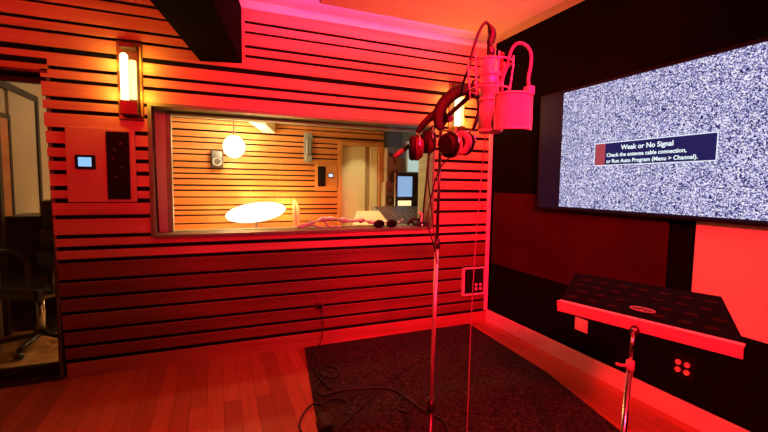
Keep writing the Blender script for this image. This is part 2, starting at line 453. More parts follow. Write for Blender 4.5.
# glass sliding door on the left
door = MB()
door.box(DX0, DX1, -.004, .02, 2.085, 2.12, MT['backing'])                # black bar for the track slot above the head
door.box(DX0, DX1, .00, .28, 2.045, 2.085, MT['oak'])
door.box(DX0, DX1, -.004, .30, 2.03, 2.045, MT['black'])
door.box(DX1-.018, DX1, .03, .30, 0, 2.045, MT['bronze'])
door.box(DX0, DX0+.04, .03, .30, 0, 2.045, MT['bronze'])
d1 = struct(door.build('door_1'))
MB().box(DX0, DX1-.0, 0, .26, 0, .012, bev=.003).build('threshold', MT['matte'], d1)
tr = MB()
for y in (.03, .10, .17, .23): tr.box(DX0+.04, DX1-.02, y-.008, y+.008, .012, .03)
tr.build('track', MT['metal'], d1)
lf = MB()
lf.box(DX0+.04, DX1-.018, .12, .16, 1.985, 2.03); lf.box(DX0+.04, DX1-.018, .12, .16, .03, .075)
lf.box(DX1-.05, DX1-.018, .12, .16, .075, 1.985)
lf.build('leaf_frame', MT['matte'], d1)
MB().box(DX0+.04, DX1-.05, .135, .145, .075, 1.985).build('pane', MT['dglass'], d1)

# control room shell
CY = 4.0; CC = 2.37
struct(MB().box(LX-.1, 1.1, .26, CY+2, -.05, 0).build('floor_control', MT['cfloor']))
struct(MB().box(LX-.1, 1.1, .26, CY+2, CC, CC+.05).build('ceiling_control', MT['cceil']))
b = MB(); z = 2.40; zs = [g for g in grooves if g[0] < 2.4]
lo = 0
edges = []
top = CC
for g, t in zs: edges.append((g+t*.62, top)); top = g-t*.62
edges.append((0, top))
for z0, z1 in edges:
    if z1 <= .13: b.box(LX, -.33, CY, CY+.03, z0, z1)
    elif z1 > 2.07: b.box(LX, .50, CY, CY+.03, max(z0, 2.08) if z0 < 2.08 else z0, z1)
    else: b.box(LX, -.33, CY, CY+.03, z0, z1)
b.mats = [MT['cwall'], MT['backing'], MT['cgrey']]
for x0, x1, z0, z1, m in ((LX, -.33, 0, CC, 'backing'), (.40, .50, 0, CC, 'backing'), (-.33, .40, 2.08, CC, 'backing')):
    b.box(x0, x1, CY+.03, CY+.1, z0, z1, MT[m])
b.box(.50, 1.0, CY, CY+.1, 0, CC, MT['cgrey'])
struct(b.build('wall_control_back'))
struct(MB().box(.9, 1.0, .26, CY+.1, 0, CC).build('wall_control_right', MT['cgrey']))
# left wall of the control room with a dark framed door
struct(MB().box(-4.30, -4.20, 1.1, CY, 0, CC).build('wall_control_left', MT['cbeige']))
b = MB()
b.box(-4.2, -4.165, 1.98, 2.04, 0, 2.20); b.box(-4.2, -4.165, 1.12, 1.18, 0, 2.20); b.box(-4.2, -4.165, 1.18, 1.98, 2.14, 2.20)
d2 = struct(b.build('door_2', MT['matte']))
b = MB(); b.box(-4.2, -4.18, 1.40, 1.98, 0, 2.14); b.build('leaf', MT['cbeige'], d2)
b = MB(); b.box(-4.2, -4.172, 1.36, 1.40, 0, 1.92); b.box(-4.2, -4.172, 1.18, 1.36, 1.88, 1.92)
b.build('side_light_frame', MT['matte'], d2)
b = MB(); b.box(-4.2, -4.178, 1.18, 1.36, 0, 1.88); b.build('slatted_panel', MT['cwall'], d2)
# doorway in the back wall and cream corridor
b = MB()
b.box(-.40, -.33, CY-.03, CY+.12, 0, 2.12); b.box(.40, .50, CY-.03, CY+.12, 0, 2.12); b.box(-.33, .40, CY-.03, CY+.12, 2.06, 2.12)
d3 = struct(b.build('door_3', MT['oak']))
b = MB(); b.box(-.60, 1.1, CY+1.6, CY+1.7, 0, CC); b.box(-.70, -.60, CY+.1, CY+1.7, 0, CC); b.box(1.0, 1.1, CY+.1, CY+1.7, 0, CC)
struct(b.build('wall_corridor', MT['cream']))
b = MB(); b.box(-.33, .15, CY+.06, CY+.10, 0, 2.06); b.build('leaf', MT['cream'], d3)
b = MB(); b.box(.26, .40, CY+.06, CY+.10, 0, 2.06); b.build('side_panel', MT['cream'], d3)
b = MB(); b.box(.15, .26, CY+.10, CY+.14, 0, 2.06); b.build('inner_panel', MT['oakpale'], d3)

# ================================================================== CEILING THINGS
dirv = Vector((.19, .98, 0)).normalized()
b = MB(); L = -2.4*dirv
b.poly([(DUCT0, -.001, 2.215), (DUCT1, -.001, 2.235), (DUCT1, -.001, 2.64), (DUCT0, -.001, 2.64)], L)
o = b.build('ceiling_duct', MT['black_fabric']); tag(o, 'black fabric covered boxed duct hanging from the ceiling above the studio window', 'duct')
b = MB()
b.box(-1.79, -.25, -3.4, -.33, 2.625, 2.665, bev=.006)
t = thing('ceiling_panel', (-1.0, -1.9, 2.62), 'large flat orange lit acoustic panel hung under the ceiling', 'ceiling panel')
b.build('panel_board', MT['cloud'], t)
b = MB()
for x in (-1.6, -.45):
    for y in (-3.0, -.6): b.cone((x, y, 2.66), (x, y, CEIL), .012)
b.build('hanger', MT['metal'], t)

# ================================================================== WALL THINGS: RIGHT WALL
def bpanel(name, y0, y1, z0, z1, m, label, d=.02):
    o = MB().box(-d, -.0005, y1, y0, z0, z1, bev=.004).build(name, m); return tag(o, label, 'acoustic panel', None)
bpanel('acoustic_panel', -.06, -1.71, .60, 1.285, MT['red_dark'], 'dark wine red fabric panel on the black wall below the television')
bpanel('acoustic_panel', -1.865, -2.95, .60, 1.185, MT['red_light'], 'bright red glowing fabric panel right of the black wall strip', .022)
bpanel('acoustic_panel', -.06, -2.95, 0.13, .592, MT['black_fabric'], 'low black fabric panel along the baseboard carrying the outlets', .018)

tv = thing('television', (-.03, -1.5, 1.18), 'large wall mounted television showing white static and a signal message', 'television')
TX = -.075
b = MB(); b.box(TX, -.03, -2.50, -.69, 1.172, 2.072, bev=.006); b.build('casing', MT['bezel'], tv)
b = MB(); b.box(-.03, 0, -1.9, -1.1, 1.4, 1.9); b.build('wall_bracket', MT['metal'], tv)
b = MB(); b.box(TX-.001, TX+.004, -2.48, -.71, 1.188, 2.056); scr = b.build('screen', MT['pillar'], tv)
b = MB(); b.box(TX-.002, TX, -2.32, -.930, 1.202, 2.048); pic = b.build('static_picture', MT['static'], scr)
my0, my1, mz0, mz1 = -1.225, -1.975, 1.495, 1.649
b = MB(); b.box(TX-.0035, TX-.002, my1, my0, mz0, mz1, MT['white_e'])
b.box(TX-.0045, TX-.0035, my1+.006, my0-.006, mz0+.006, mz1-.006, MT['navy'])
b.box(TX-.005, TX-.0045, my0-.085, my0-.010, mz0+.006, mz1-.006, MT['redicon'])
b.build('message_box', None, scr)
def text(body, size, loc, m, name, parent, rot, align='LEFT', ext=.0004):
    cu = bpy.data.curves.new(name, 'FONT'); cu.body = body; cu.size = size; cu.extrude = ext; cu.align_x = align
    cu.offset = size*.02
    o = bpy.data.objects.new(name, cu); C.collection.objects.link(o)
    o.rotation_euler = rot; o.location = loc
    bpy.context.view_layer.update()
    me = bpy.data.meshes.new_from_object(o)
    me.transform(o.matrix_world); bpy.data.objects.remove(o)
    o = bpy.data.objects.new(name, me); C.collection.objects.link(o)
    me.materials.clear(); me.materials.append(m)
    o.parent = parent; o.location = -world_loc(parent); return o
RB = (PI/2, 0, -PI/2)
text('Weak or No Signal', .042, (TX-.0055, -1.425, 1.595), MT['text_e'], 'message_title', scr, RB)
text('Check the antenna cable connection,', .0335, (TX-.0055, -1.322, 1.553), MT['text_e'], 'message_text', scr, RB)
text('or Run Auto Program (Menu > Channel).', .0335, (TX-.0055, -1.322, 1.513), MT['text_e'], 'message_text', scr, RB)

# white blank plate and plate of four jacks
o = thing('wall_plate', (-.02, -1.14, .285), 'small blank pink lit wall plate under the music stand tray', 'wall plate')
MB().box(-.026, -.017, -1.195, -1.085, .29, .385, bev=.003).build('cover', MT['white'], o)
b = MB(); b.box(-.0275, -.026, -1.155, -1.125, .32, .355); b.build('rocker', MT['white'], o)
o = thing('jack_plate', (-.02, -1.85, .26), 'black jack plate with four red round jacks low on right wall', 'jack plate')
MB().box(-.024, -.017, -1.91, -1.79, .255, .395, bev=.003).build('cover', MT['darkplate'], o)
for y in (-1.828, -1.876):
    for z in (.302, .346):
        jb = MB().cone((-.034, y, z), (-.024, y, z), .015).build('jack', MT['jack'], o)

# ================================================================== WALL THINGS: FRONT WALL
sc = thing('wall_sconce', (-3.015, 0, 2.0), 'lit brown wall sconce with glowing tube left of the studio window', 'wall lamp', None)
MB().box(-3.09, -2.94, -.022, 0, 1.765, 2.285, bev=.004).build('backplate', MT['brown'], sc)
b = MB(); b.cone((-3.04, -.075, 1.88), (-3.04, -.075, 2.17), .024); b.sphere((-3.04, -.075, 2.17), .024); b.build('glow_tube', MT['bulb'], sc)
b = MB(); b.cone((-2.992, -.065, 1.90), (-2.992, -.065, 2.15), .021); b.build('glass_sleeve', MT['sconce_glass'], sc)
b = MB(); b.box(-3.07, -2.965, -.10, -.02, 1.79, 1.885, bev=.006); b.build('base_cap', MT['brown'], sc)
b = MB(); b.box(-3.065, -2.97, -.095, -.02, 2.225, 2.26, bev=.006); b.build('top_cap', MT['brown'], sc)
b = MB(); b.box(-2.955, -2.947, -.05, -.02, 1.79, 2.25, bev=.002); b.build('side_rail', MT['oak'], sc)
copy_tree(sc, (2.58, 0, 0), 'lit wall sconce right of the window, seen behind the hanging headphones')
sc2 = copy_tree(sc, (2.06, CY-.0, -.04), 'unlit slim grey sconce on the slatted wall seen through the window')
for ch in sc2.children:
    ch.data = ch.data.copy(); ch.data.materials.clear(); ch.data.materials.append(MT['grey'])

# control plate with touch screen and dark grille
cp = thing('control_panel', (-3.2, 0, 1.2), 'wide wooden wall plate holding a small touch screen left of the window', 'control panel')
b = MB(); b.box(-3.395, -3.0, -.015, 0, 1.205, 1.70, bev=.004); b.build('faceplate', MT['plate'], cp)
o = MB().box(-3.345, -3.232, -.03, -.015, 1.425, 1.518, bev=.004).build('touch_screen', MT['bezel'], cp)
MB().box(-3.325, -3.252, -.0315, -.03, 1.442, 1.502).build('display', MT['screen'], o)
o = MB().box(-3.168, -3.035, -.028, -.015, 1.225, 1.68, bev=.003).build('grille', MT['darkplate'], cp)
for i, (x, z) in enumerate(((-3.12, 1.56), (-3.085, 1.60), (-3.13, 1.50), (-3.12, 1.38), (-3.08, 1.44))): MB().cone((x, -.031, z), (x, -.028, z), .006).build('knob', MT['metal'], o)
# same kind of plate in the control room
cp2 = thing('control_panel', (-.62, CY, 1.2), 'small dark grille plate with bright screen seen through the window near the doorway', 'control panel')
b = MB(); b.box(-.83, -.42, CY-.015, CY, 1.22, 1.70, bev=.004); b.build('faceplate', MT['oak'], cp2)
MB().box(-.78, -.64, CY-.03, CY-.015, 1.30, 1.66, bev=.003).build('grille', MT['darkplate'], cp2)
o = MB().box(-.60, -.49, CY-.03, CY-.015, 1.46, 1.54, bev=.004).build('touch_screen', MT['bezel'], cp2)
MB().box(-.585, -.505, CY-.032, CY-.03, 1.472, 1.53).build('display', MT['white_e'], o)

# jack panel beside the corner, with raised frame
jp = thing('wall_socket', (-.18, 0, .29), 'black socket plate in a raised pink frame beside the room corner', 'wall socket')
b = MB()
for x0, x1, z0, z1 in ((-.315, -.298, .29, .56), (-.072, -.058, .29, .56), (-.298, -.072, .29, .302), (-.298, -.072, .548, .56)): b.box(x0, x1, -.03, 0, z0, z1)
b.build('frame', MT['trim'], jp)
pl = MB().box(-.298, -.072, -.012, 0, .306, .544).build('faceplate', MT['darkplate'], jp)
for x in (-.155, -.105):
    for z in (.345, .385): MB().cone((x, -.018, z), (x, -.012, z), .015, seg=14).build('jack', MT['jack'], pl)
for x in (-.245, -.2, -.155, -.105):
    for z in (.44, .48, .515): MB().cone((x, -.015, z), (x, -.012, z), .006, seg=10).build('small_jack', MT['metal'], pl)
# small outlet low in the middle of the wall
ot = thing('wall_outlet', (-1.71, 0, .31), 'small dark outlet low on the slatted wall with a plugged in lead', 'outlet')
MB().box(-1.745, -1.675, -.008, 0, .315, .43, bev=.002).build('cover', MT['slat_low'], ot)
MB().box(-1.735, -1.69, -.045, -.008, .325, .365, bev=.005).build('plug', MT['black'], ot)
o = MB().tube(catmull([(-1.70, -.03, .34), (-1.69, -.05, .22), (-1.70, -.06, .08), (-1.74, -.10, .014), (-1.80, -.22, .02), (-1.80, -.32, .02)], 6), .004, 6).build('power_lead', MT['cable'])
tag(o, 'thin black lead dropping from the low wall outlet to the rug', 'cable')

# ================================================================== RUG AND CABLES
b = MB()
b.poly([(-1.84, -.05, 0), (-.235, -.03, 0), (-.30, -1.1, 0), (-.46, -1.85, 0), (-.62, -2.9, 0), (-2.24, -2.9, 0)], (0, 0, .012))
o = b.build('rug', MT['rug']); tag(o, 'dark flecked rug covering the wooden floor under the stands', 'rug')
def cable(pts, r, label, name='cable', group=None):
    o = MB().tube(catmull([(x, y, z) for x, y, z in pts], 8), r, 7).build(name, MT['cable']); return tag(o, label, 'cable', group)
cable([(-1.8,-.6,.022),(-1.89,-.72,.022),(-1.9,-.86,.022),(-1.74,-.85,.022),(-1.49,-.92,.022),(-1.42,-1.04,.022),(-1.40,-1.14,.022),(-1.47,-1.23,.022),(-1.51,-1.17,.022),(-1.43,-1.08,.03),(-1.38,-1.26,.022),(-1.33,-1.40,.022),(-1.42,-1.62,.022)], .0065, 'thick black cable looping across the middle of the rug')
cable([(-1.92,-.97,.022),(-1.98,-.95,.022),(-2.06,-1.04,.012),(-2.09,-1.16,.010),(-2.06,-1.28,.018),(-1.99,-1.42,.022),(-1.9,-1.6,.022)], .0055, 'black cable curling off the left edge of the rug')
cable([(-1.02,-.58,.020),(-1.31,-.77,.020),(-1.55,-.95,.020),(-1.76,-1.12,.020),(-1.89,-1.25,.020),(-2.02,-1.5,.020)], .004, 'thin black cable running straight diagonally over the rug')
cable([(-1.80,-.32,.02),(-1.86,-.50,.022),(-1.78,-.66,.022),(-1.70,-.58,.022),(-1.76,-.46,.022),(-1.86,-.56,.03),(-1.83,-.8,.022)], .006, 'small coil of black cable near the front wall end of the rug')
o = MB().box(-1.99, -1.93, -1.25, -1.11, .013, .06, bev=.01).build('power_adapter', MT['black']); tag(o, 'black power adapter block lying on the rug left edge', 'power adapter')
cable([(-1.96,-1.115,.035),(-1.93,-1.02,.022),(-1.87,-.93,.022),(-1.79,-.95,.022),(-1.78,-1.0,.022)], .0055, 'short black lead curling out of the power adapter')

# ================================================================== MICROPHONE GROUP
RT = Vector((.924, -.382, 0)).normalized(); FW = Vector((.382, .921, 0)).normalized()
# stand
ms = thing('microphone_stand', (-1.755, -1.98, 0), 'slender chrome microphone stand with boom in the middle of the rug', 'microphone stand')
foot, top = Vector((-1.752, -1.976, .03)), Vector((-1.676, -1.88, 1.597))
at = lambda t: foot.lerp(top, t)
MB().cone((-1.755, -1.98, .012), (-1.755, -1.98, .035), .14, .13, 40).build('base', MT['metal'], ms)
MB().cone(at(0), at(.30), .011).build('lower_tube', MT['metal'], ms)
MB().cone(at(.29), at(.70), .008, m=None).build('middle_tube', MT['satin'], ms)
MB().cone(at(.695), at(1), .0065).build('upper_tube', MT['metal'], ms)
MB().cone(at(.278), at(.312), .016, .014).build('clutch', MT['black'], ms); MB().cone(at(.685), at(.71), .014, .012).build('clutch', MT['black'], ms)
bA, bB = Vector((-1.872, -1.918, 1.476)), Vector((-1.655, -2.10, 1.70))
top2 = Vector((-1.727, -1.968, 1.592))
# boom goes from the counter end over the pole joint to the shock mount
b = MB(); b.tube([(-1.862,-1.894,1.466), (-1.676,-1.88,1.597), (-1.694,-2.11,1.657)], .0085, 12); b.build('boom_arm', MT['metal'], ms)
b = MB(); b.cone((-1.885, -1.896, 1.450), (-1.845, -1.893, 1.478), .009); b.build('boom_end', MT['bronze'], ms)
b = MB(); b.sphere((-1.676, -1.884, 1.60), .022); b.cone((-1.676, -1.91, 1.60), (-1.676, -1.95, 1.60), .012); b.build('boom_joint', MT['metal'], ms)
b = MB(); b.cone((-1.697, -2.112, 1.645), (-1.69, -2.125, 1.70), .012); b.build('boom_knuckle', MT['metal'], ms)
# shock mount
mx, my = -1.684, -2.193
sm = thing('shock_mount', (mx, my, 1.65), 'spider shock mount with two thin rings holding the hanging microphone', 'shock mount')
b = MB(); b.torus((mx, my, 1.737), .070, .0028, n=8); b.build('outer_ring', MT['micmetal'], sm)
b = MB(); b.torus((mx, my, 1.655), .062, .0028, n=8); b.build('outer_ring', MT['micmetal'], sm)
b = MB(); b.torus((mx, my, 1.70), .034, .0035, n=8); b.torus((mx, my, 1.672), .034, .0035, n=8); b.build('clamp_ring', MT['micmetal'], sm)
for k in range(6):
    a = k*PI/3+.25
    b = MB(); b.tube([(mx+.070*math.cos(a), my+.070*math.sin(a), 1.755), (mx+.070*math.cos(a), my+.070*math.sin(a), 1.72), (mx+.062*math.cos(a), my+.062*math.sin(a), 1.65), (mx+.062*math.cos(a), my+.062*math.sin(a), 1.63)], .0028, 6)
    b.build('rod', MT['micmetal'], sm)
for zo, zi, ro in ((1.737, 1.70, .069), (1.655, 1.672, .061)):
    P = []
    for k in range(6):
        a, c = k*PI/3+.25, (k+.5)*PI/3+.25
        P += [(mx+ro*math.cos(a), my+ro*math.sin(a), zo), (mx+.034*math.cos(c), my+.034*math.sin(c), zi)]
    MB().tube(P, .0017, 5, closed=True).build('elastic_cord', MT['pad'], sm)
b = MB(); b.tube([(-1.692, -2.125, 1.69), (mx-.004, my+.060, 1.68), (mx-.002, my+.036, 1.672)], .006, 8); b.build('bracket', MT['metal'], sm)
b = MB(); b.cone((-1.650, -2.205, 1.642), (-1.650, -2.205, 1.76), .0055); b.sphere((-1.650, -2.205, 1.765), .009); b.build('swivel_post', MT['walnut'], sm)
# microphone, hanging upside down
mc = thing('studio_microphone', (mx, my, 1.52), 'large silver studio microphone hanging upside down in the shock mount', 'microphone')
b = MB(); b.cone((mx, my, 1.622), (mx, my, 1.745), .0285, seg=32); b.cone((mx, my, 1.745), (mx, my, 1.757), .0285, .018, 32); b.build('body', MT['micmetal'], mc)
b = MB(); b.cone((mx, my, 1.757), (mx, my, 1.79), .013, seg=20); b.build('connector', MT['metal'], mc)
b = MB(); hx, hy = mx+.004, my-.006
b.cone((hx, hy, 1.526), (hx, hy, 1.618), .0385, .0375, 36); b.build('head_grille', MT['mesh'], mc)
MB().cone((hx, hy, 1.617), (hx, hy, 1.625), .040, seg=36).build('grille_ring', MT['micmetal'], mc); MB().cone((hx, hy, 1.519), (hx, hy, 1.527), .036, .0395, 36).build('grille_ring', MT['micmetal'], mc)
o = MB().tube(catmull([(-1.684,-2.19,1.79),(-1.672,-2.172,1.815),(-1.661,-2.168,1.835),(-1.666,-2.162,1.865),(-1.682,-2.156,1.875),(-1.702,-2.150,1.842),(-1.716,-2.145,1.79),(-1.727,-2.14,1.735),(-1.735,-2.11,1.69),(-1.705,-2.06,1.672)], 8),
      [.0075]*3+[.012]*12+[.0105]*8+[.0042]*50, 8).build('microphone_cable', MT['cable']) if False else None
def tube_var(pts, rfun, name, m):
    P = catmull(pts, 8); L = len(P)
    return MB().tube(P, [rfun(i/(L-1)) for i in range(L)], 8).build(name, m)
o = tube_var([(-1.684,-2.190,1.789),(-1.670,-2.172,1.815),(-1.662,-2.168,1.838),(-1.668,-2.162,1.865),(-1.682,-2.156,1.876),(-1.702,-2.150,1.842),(-1.718,-2.145,1.79),(-1.728,-2.140,1.735),(-1.732,-2.115,1.69),(-1.705,-2.06,1.665)],
             lambda t: .0125 if .06 < t < .28 else (.0085 if t <= .06 else (.0125-(t-.28)/.08*.0075 if t < .36 else .0048)), 'microphone_cable', MT['cable'])
tag(o, 'thick black cable arching over the top of the microphone', 'cable')
# pop filter with gooseneck
pf = thing('pop_filter', (-1.651, -2.283, 1.5), 'curved metal mesh pop filter on a gooseneck beside the microphone', 'pop filter')
cx, cy_, R_ = -1.651, -2.262, .058
th0 = math.atan2(-FW.y, -FW.x)
def arc(z, r, n=28, span=1.24): return [(cx+r*math.cos(th0+span*(2*i/n-1)), cy_+r*math.sin(th0+span*(2*i/n-1)), z) for i in range(n+1)]
b = MB(); n = 28; z0, z1 = 1.522, 1.626
A_ = [b.bm.verts.new(p) for p in arc(z0, R_)]; B_ = [b.bm.verts.new(p) for p in arc(z1, R_)]
A2 = [b.bm.verts.new(p) for p in arc(z0, R_-.0015)]; B2 = [b.bm.verts.new(p) for p in arc(z1, R_-.0015)]
for i in range(n):
    for q in ((A_[i], A_[i+1], B_[i+1], B_[i]), (A2[i+1], A2[i], B2[i], B2[i+1])): b.bm.faces.new(q).smooth = True
b.build('mesh_screen', MT['mesh'], pf)
loop = arc(z1, R_)+arc(z0, R_)[::-1]
b = MB(); b.tube(loop, .0035, 8, closed=True); b.build('frame', MT['micmetal'], pf)
b = MB(); b.box(-1.638, -1.616, -2.322, -2.296, 1.622, 1.648, bev=.003); b.build('clamp_block', MT['micmetal'], pf)
b = MB(); b.tube(catmull([(-1.627,-2.308,1.645),(-1.617,-2.292,1.675),(-1.603,-2.285,1.721),(-1.601,-2.28,1.757),(-1.614,-2.272,1.780),(-1.637,-2.262,1.785),(-1.650,-2.25,1.766),(-1.654,-2.24,1.726),(-1.658,-2.225,1.69),(-1.655,-2.212,1.668)], 6), .0046, 10); b.build('gooseneck', MT['pad'], pf)

# headphones
def ring_basis(ax):
    ax = Vector(ax).normalized(); u = Vector((0,0,1)); u = (u-ax*u.dot(ax)).normalized(); return ax, u, ax.cross(u)
def headphones(label, cups, band, rc, shellm, padm, wband):
    """cups: (centre, direction of the pad); band: points of the headband"""
    c0 = Vector(cups[0][0])
    t = thing('headphones', tuple(c0), label, 'headphones', 'headphones hung on the microphone stand')
    for (c, d), e in zip(cups, (band[0], band[-1])):
        c, d, e = Vector(c), Vector(d).normalized(), Vector(e)
        b = MB()
        b.cone(c-d*.022, c-d*.004, rc*.70, rc, 30); b.cone(c-d*.004, c+d*.008, rc, seg=30)
        cup = b.build('ear_cup', shellm, t)
        b = MB(); b.torus(c+d*.017, rc*.72, rc*.29, axis=d, n=12); b.build('ear_pad', padm, cup)
        b = MB(); b.cone(c+d*.007, c+d*.010, rc*.5, seg=24); b.build('ear_grille', MT['black'], cup)
        u = Vector((0,0,1)); side = d.cross(u).normalized()
        b = MB(); pts = [c-side*rc*1.06-d*.005, c-side*rc*.85+u*rc*.75-d*.005, e, c+side*rc*.85+u*rc*.75-d*.005, c+side*rc*1.06-d*.005]
        b.tube(catmull(pts, 5), .0035, 6); b.build('yoke', MT['chrome'], t)
    P = catmull(band, 7); L = len(P)
    b = MB(); b.tube(P, [wband*(.45+.55*math.sin(PI*min(1, max(0, i/(L-1))))**.5) for i in range(L)], 10, flat=.38, up=tuple(FW))
    b.build('headband', MT['headband'], t)
    return t
n_ = RT*.75+FW*.66
headphones('round cupped black headphones with reddish ear pads hanging nearest the microphone',
    [((-1.745,-2.055,1.490), n_), ((-1.655,-2.015,1.503), -n_)],
    [(-1.769,-2.041,1.541),(-1.773,-2.025,1.591),(-1.736,-2.013,1.650),(-1.678,-2.012,1.690),(-1.625,-2.014,1.700),(-1.588,-2.0,1.670),(-1.582,-1.995,1.620),(-1.610,-2.0,1.555)], .044, MT['headband'], MT['pad'], .025)
headphones('brown backed headphones hanging left of the others over the window',
    [((-1.811,-1.942,1.484), -RT), ((-1.738,-1.905,1.515), -RT)],
    [(-1.810,-1.938,1.540),(-1.785,-1.945,1.575),(-1.735,-1.945,1.618),(-1.695,-1.935,1.632),(-1.690,-1.925,1.605),(-1.728,-1.915,1.568)], .045, MT['walnut'], MT['headband'], .015)
o = MB().tube(catmull([(-1.744,-2.060,1.448),(-1.752,-2.0,1.40),(-1.768,-1.975,1.295),(-1.776,-1.970,1.215),(-1.757,-1.98,1.14),(-1.735,-1.96,1.10)], 6), .003, 6).build('headphone_cable', MT['cable']); tag(o, 'thin dark lead dropping from the round cupped headphones', 'cable')
o = MB().tube(catmull([(-1.735,-1.900,1.483),(-1.745,-1.91,1.38),(-1.725,-1.90,1.28),(-1.722,-1.93,1.15),(-1.722,-1.955,1.05)], 6), .003, 6).build('headphone_cable', MT['cable']); tag(o, 'thin dark lead dropping from the brown backed headphones', 'cable')
o = MB().tube(catmull([(-1.64,-2.13,1.66),(-1.60,-2.06,1.50),(-1.612,-2.045,1.17),(-1.638,-2.066,.858),(-1.653,-2.084,.565),(-1.668,-2.10,.30),(-1.69,-2.13,.06),(-1.74,-2.22,.022),(-1.86,-2.34,.022)], 8), .0019, 6).build('hanging_lead', MT['thinlead']); tag(o, 'thin lead hanging straight down from the microphone to the rug', 'cable')

# ================================================================== MUSIC STAND
st_ = thing('music_stand', (-1.35, -2.45, 0), 'black music stand with perforated tray and red lit front lip', 'music stand')
FL, FR, BR, BL = Vector((-1.302,-2.155,.925)), Vector((-1.158,-2.668,.925)), Vector((-.868,-2.452,.975)), Vector((-1.045,-1.985,.975))
ez = (FR-FL).cross(BL-FL).normalized()
if ez.z < 0: ez = -ez
b = MB(); b.poly([FL, FR, BR, BL], -ez*.012); desk = b.build('tray', MT['stand'], st_)
ex = (FR-FL).normalized(); ey = ez.cross(ex)
if ey.dot(BL-FL) < 0: ey = -ey
b = MB(); b.poly([FL-ey*.022+ez*.002, FR-ey*.022+ez*.002, FR+ez*.002, FL+ez*.002], -ez*.006)
b.poly([FL-ey*.022+ez*.006, FR-ey*.022+ez*.006, FR-ey*.022-ez*.034, FL-ey*.022-ez*.034], -ey*.003); b.build('front_lip', MT['lip'], st_)
def quad(u, v): return FL.lerp(FR, u).lerp(BL.lerp(BR, u), v)
cnt = 0
for r in range(4):
    for c in range(7):
        if r == 0 and c in (3,): continue
        u, v = .07+c*.135+(.045 if r % 2 else 0), .17+r*.21
        if u > .97 or (r < 2 and .40 < u < .60): continue
        p = quad(u, v)+ez*.0005
        b = MB()
        rotm = Matrix((ex, ey, ez)).transposed().to_4x4()
        q = bmesh.ops.create_cone(b.bm, cap_ends=True, segments=20, radius1=.013, radius2=.013, depth=.0012,
            matrix=Matrix.Translation(p) @ rotm @ Matrix.Diagonal((1.5, .75, 1, 1)))
        b.build('tray_hole', MT['slot'], desk)
b = MB(); p = quad(.52, .24)+ez*.001
q = bmesh.ops.create_cone(b.bm, cap_ends=True, segments=28, radius1=.026, radius2=.026, depth=.0015, matrix=Matrix.Translation(p) @ rotm @ Matrix.Diagonal((1.55, .75, 1, 1)))
lg = b.build('emblem', MT['slotlogo'], desk)
b = MB(); b.tube([p+ez*.0018+ex*x-ey*y for x, y in ((-.03, 0), (-.012, .008), (0, -.008), (.012, .008), (.03, 0))], .0015, 5); b.build('emblem_mark', MT['stand'], desk)
pt, pb = Vector((-1.262, -2.42, .915)), Vector((-1.352, -2.452, .02))
at = lambda t: pb.lerp(pt, t)
b = MB(); b.cone(at(.845), at(.985), .0052); b.build('upper_tube', MT['chrome'], st_)
b = MB(); b.cone(at(.02), at(.85), .0095); b.build('lower_tube', MT['chrome'], st_)
b = MB(); b.cone(at(.835), at(.868), .014, .012); b.tube([at(.85), at(.85)-RT*.03, at(.852)-RT*.045+Vector((0,0,.004))], .005, 8); b.build('clutch', MT['pad'], st_)
b = MB(); b.cone(at(.965), at(.985)+Vector((.03,.01,.0)), .012, .016); b.build('tilt_joint', MT['metal'], st_)
for k in range(3):
    a = k*2*PI/3+.6
    b = MB(); b.tube(catmull([at(.16), at(.1)+Vector((math.cos(a)*.1, math.sin(a)*.1, 0)), Vector((pb.x+math.cos(a)*.28, pb.y+math.sin(a)*.28, .023))], 5), .009, 8); b.build('leg', MT['stand'], st_)

# ================================================================== CONTROL ROOM THINGS
# producer desk + console
dk = thing('studio_desk', (-.9, .95, 0), 'dark studio desk behind the window carrying the mixing console', 'desk')
b = MB(); b.box(-1.95, .12, .55, 1.45, .80, .84, bev=.006); b.build('desktop', MT['walnut'], dk)
for x in (-1.9, .07):
    for y in (.6, 1.4): b = MB(); b.box(x-.03, x+.03, y-.03, y+.03, 0, .80); b.build('leg', MT['black'], dk)
cs = thing('mixing_console', (-.6, 1.05, .84), 'black mixing console sloping on the desk at the right of the window', 'mixing console')
b = MB(); b.poly([(-.76, .62, .84), (-.76, 1.32, .84), (-.76, 1.32, 1.08), (-.76, 1.22, 1.09), (-.76, .62, .90)], (.84, 0, 0)); b.build('casing', MT['console'], cs)
b = MB()
for i in range(12):
    x = -.72+i*.068
    b.box(x-.004, x+.004, .68, .95, 0, .004, m=MT['black'], mx=Matrix.Translation((0, 0, .9055)) @ Matrix.Translation((0, .62, 0)) @ Matrix.Rotation(math.atan2(.19, .6), 4, 'X') @ Matrix.Translation((0, -.62, -.002)))
b.build('fader_slots', None, cs)
for i in range(12):
    x = -.72+i*.068; yy = .72+.12*random.random(); zz = .90+(yy-.62)*.19/.6
    MB().box(x-.010, x+.010, yy-.012, yy+.012, zz, zz+.016, bev=.003).build('fader_cap', MT['white'] if i % 3 else MT['grey'], cs)
# monitor
mo = thing('computer_monitor', (-.36, 1.2, .84), 'black computer monitor with a bluish picture standing behind the console', 'monitor')
b = MB(); b.box(-.41, .02, 1.38, 1.42, 1.02, 1.50, bev=.006); b.build('casing', MT['black'], mo)
b = MB(); b.box(-.38, -.18, 1.376, 1.38, 1.20, 1.455); b.build('picture', MT['screen2'], mo)
b = MB(); b.box(-.375, -.19, 1.376, 1.38, 1.085, 1.15); b.build('picture_bar', MT['screen3'], mo)
b = MB(); b.box(-.22, -.16, 1.385, 1.425, .84, 1.03); b.build('stand', MT['black'], mo)
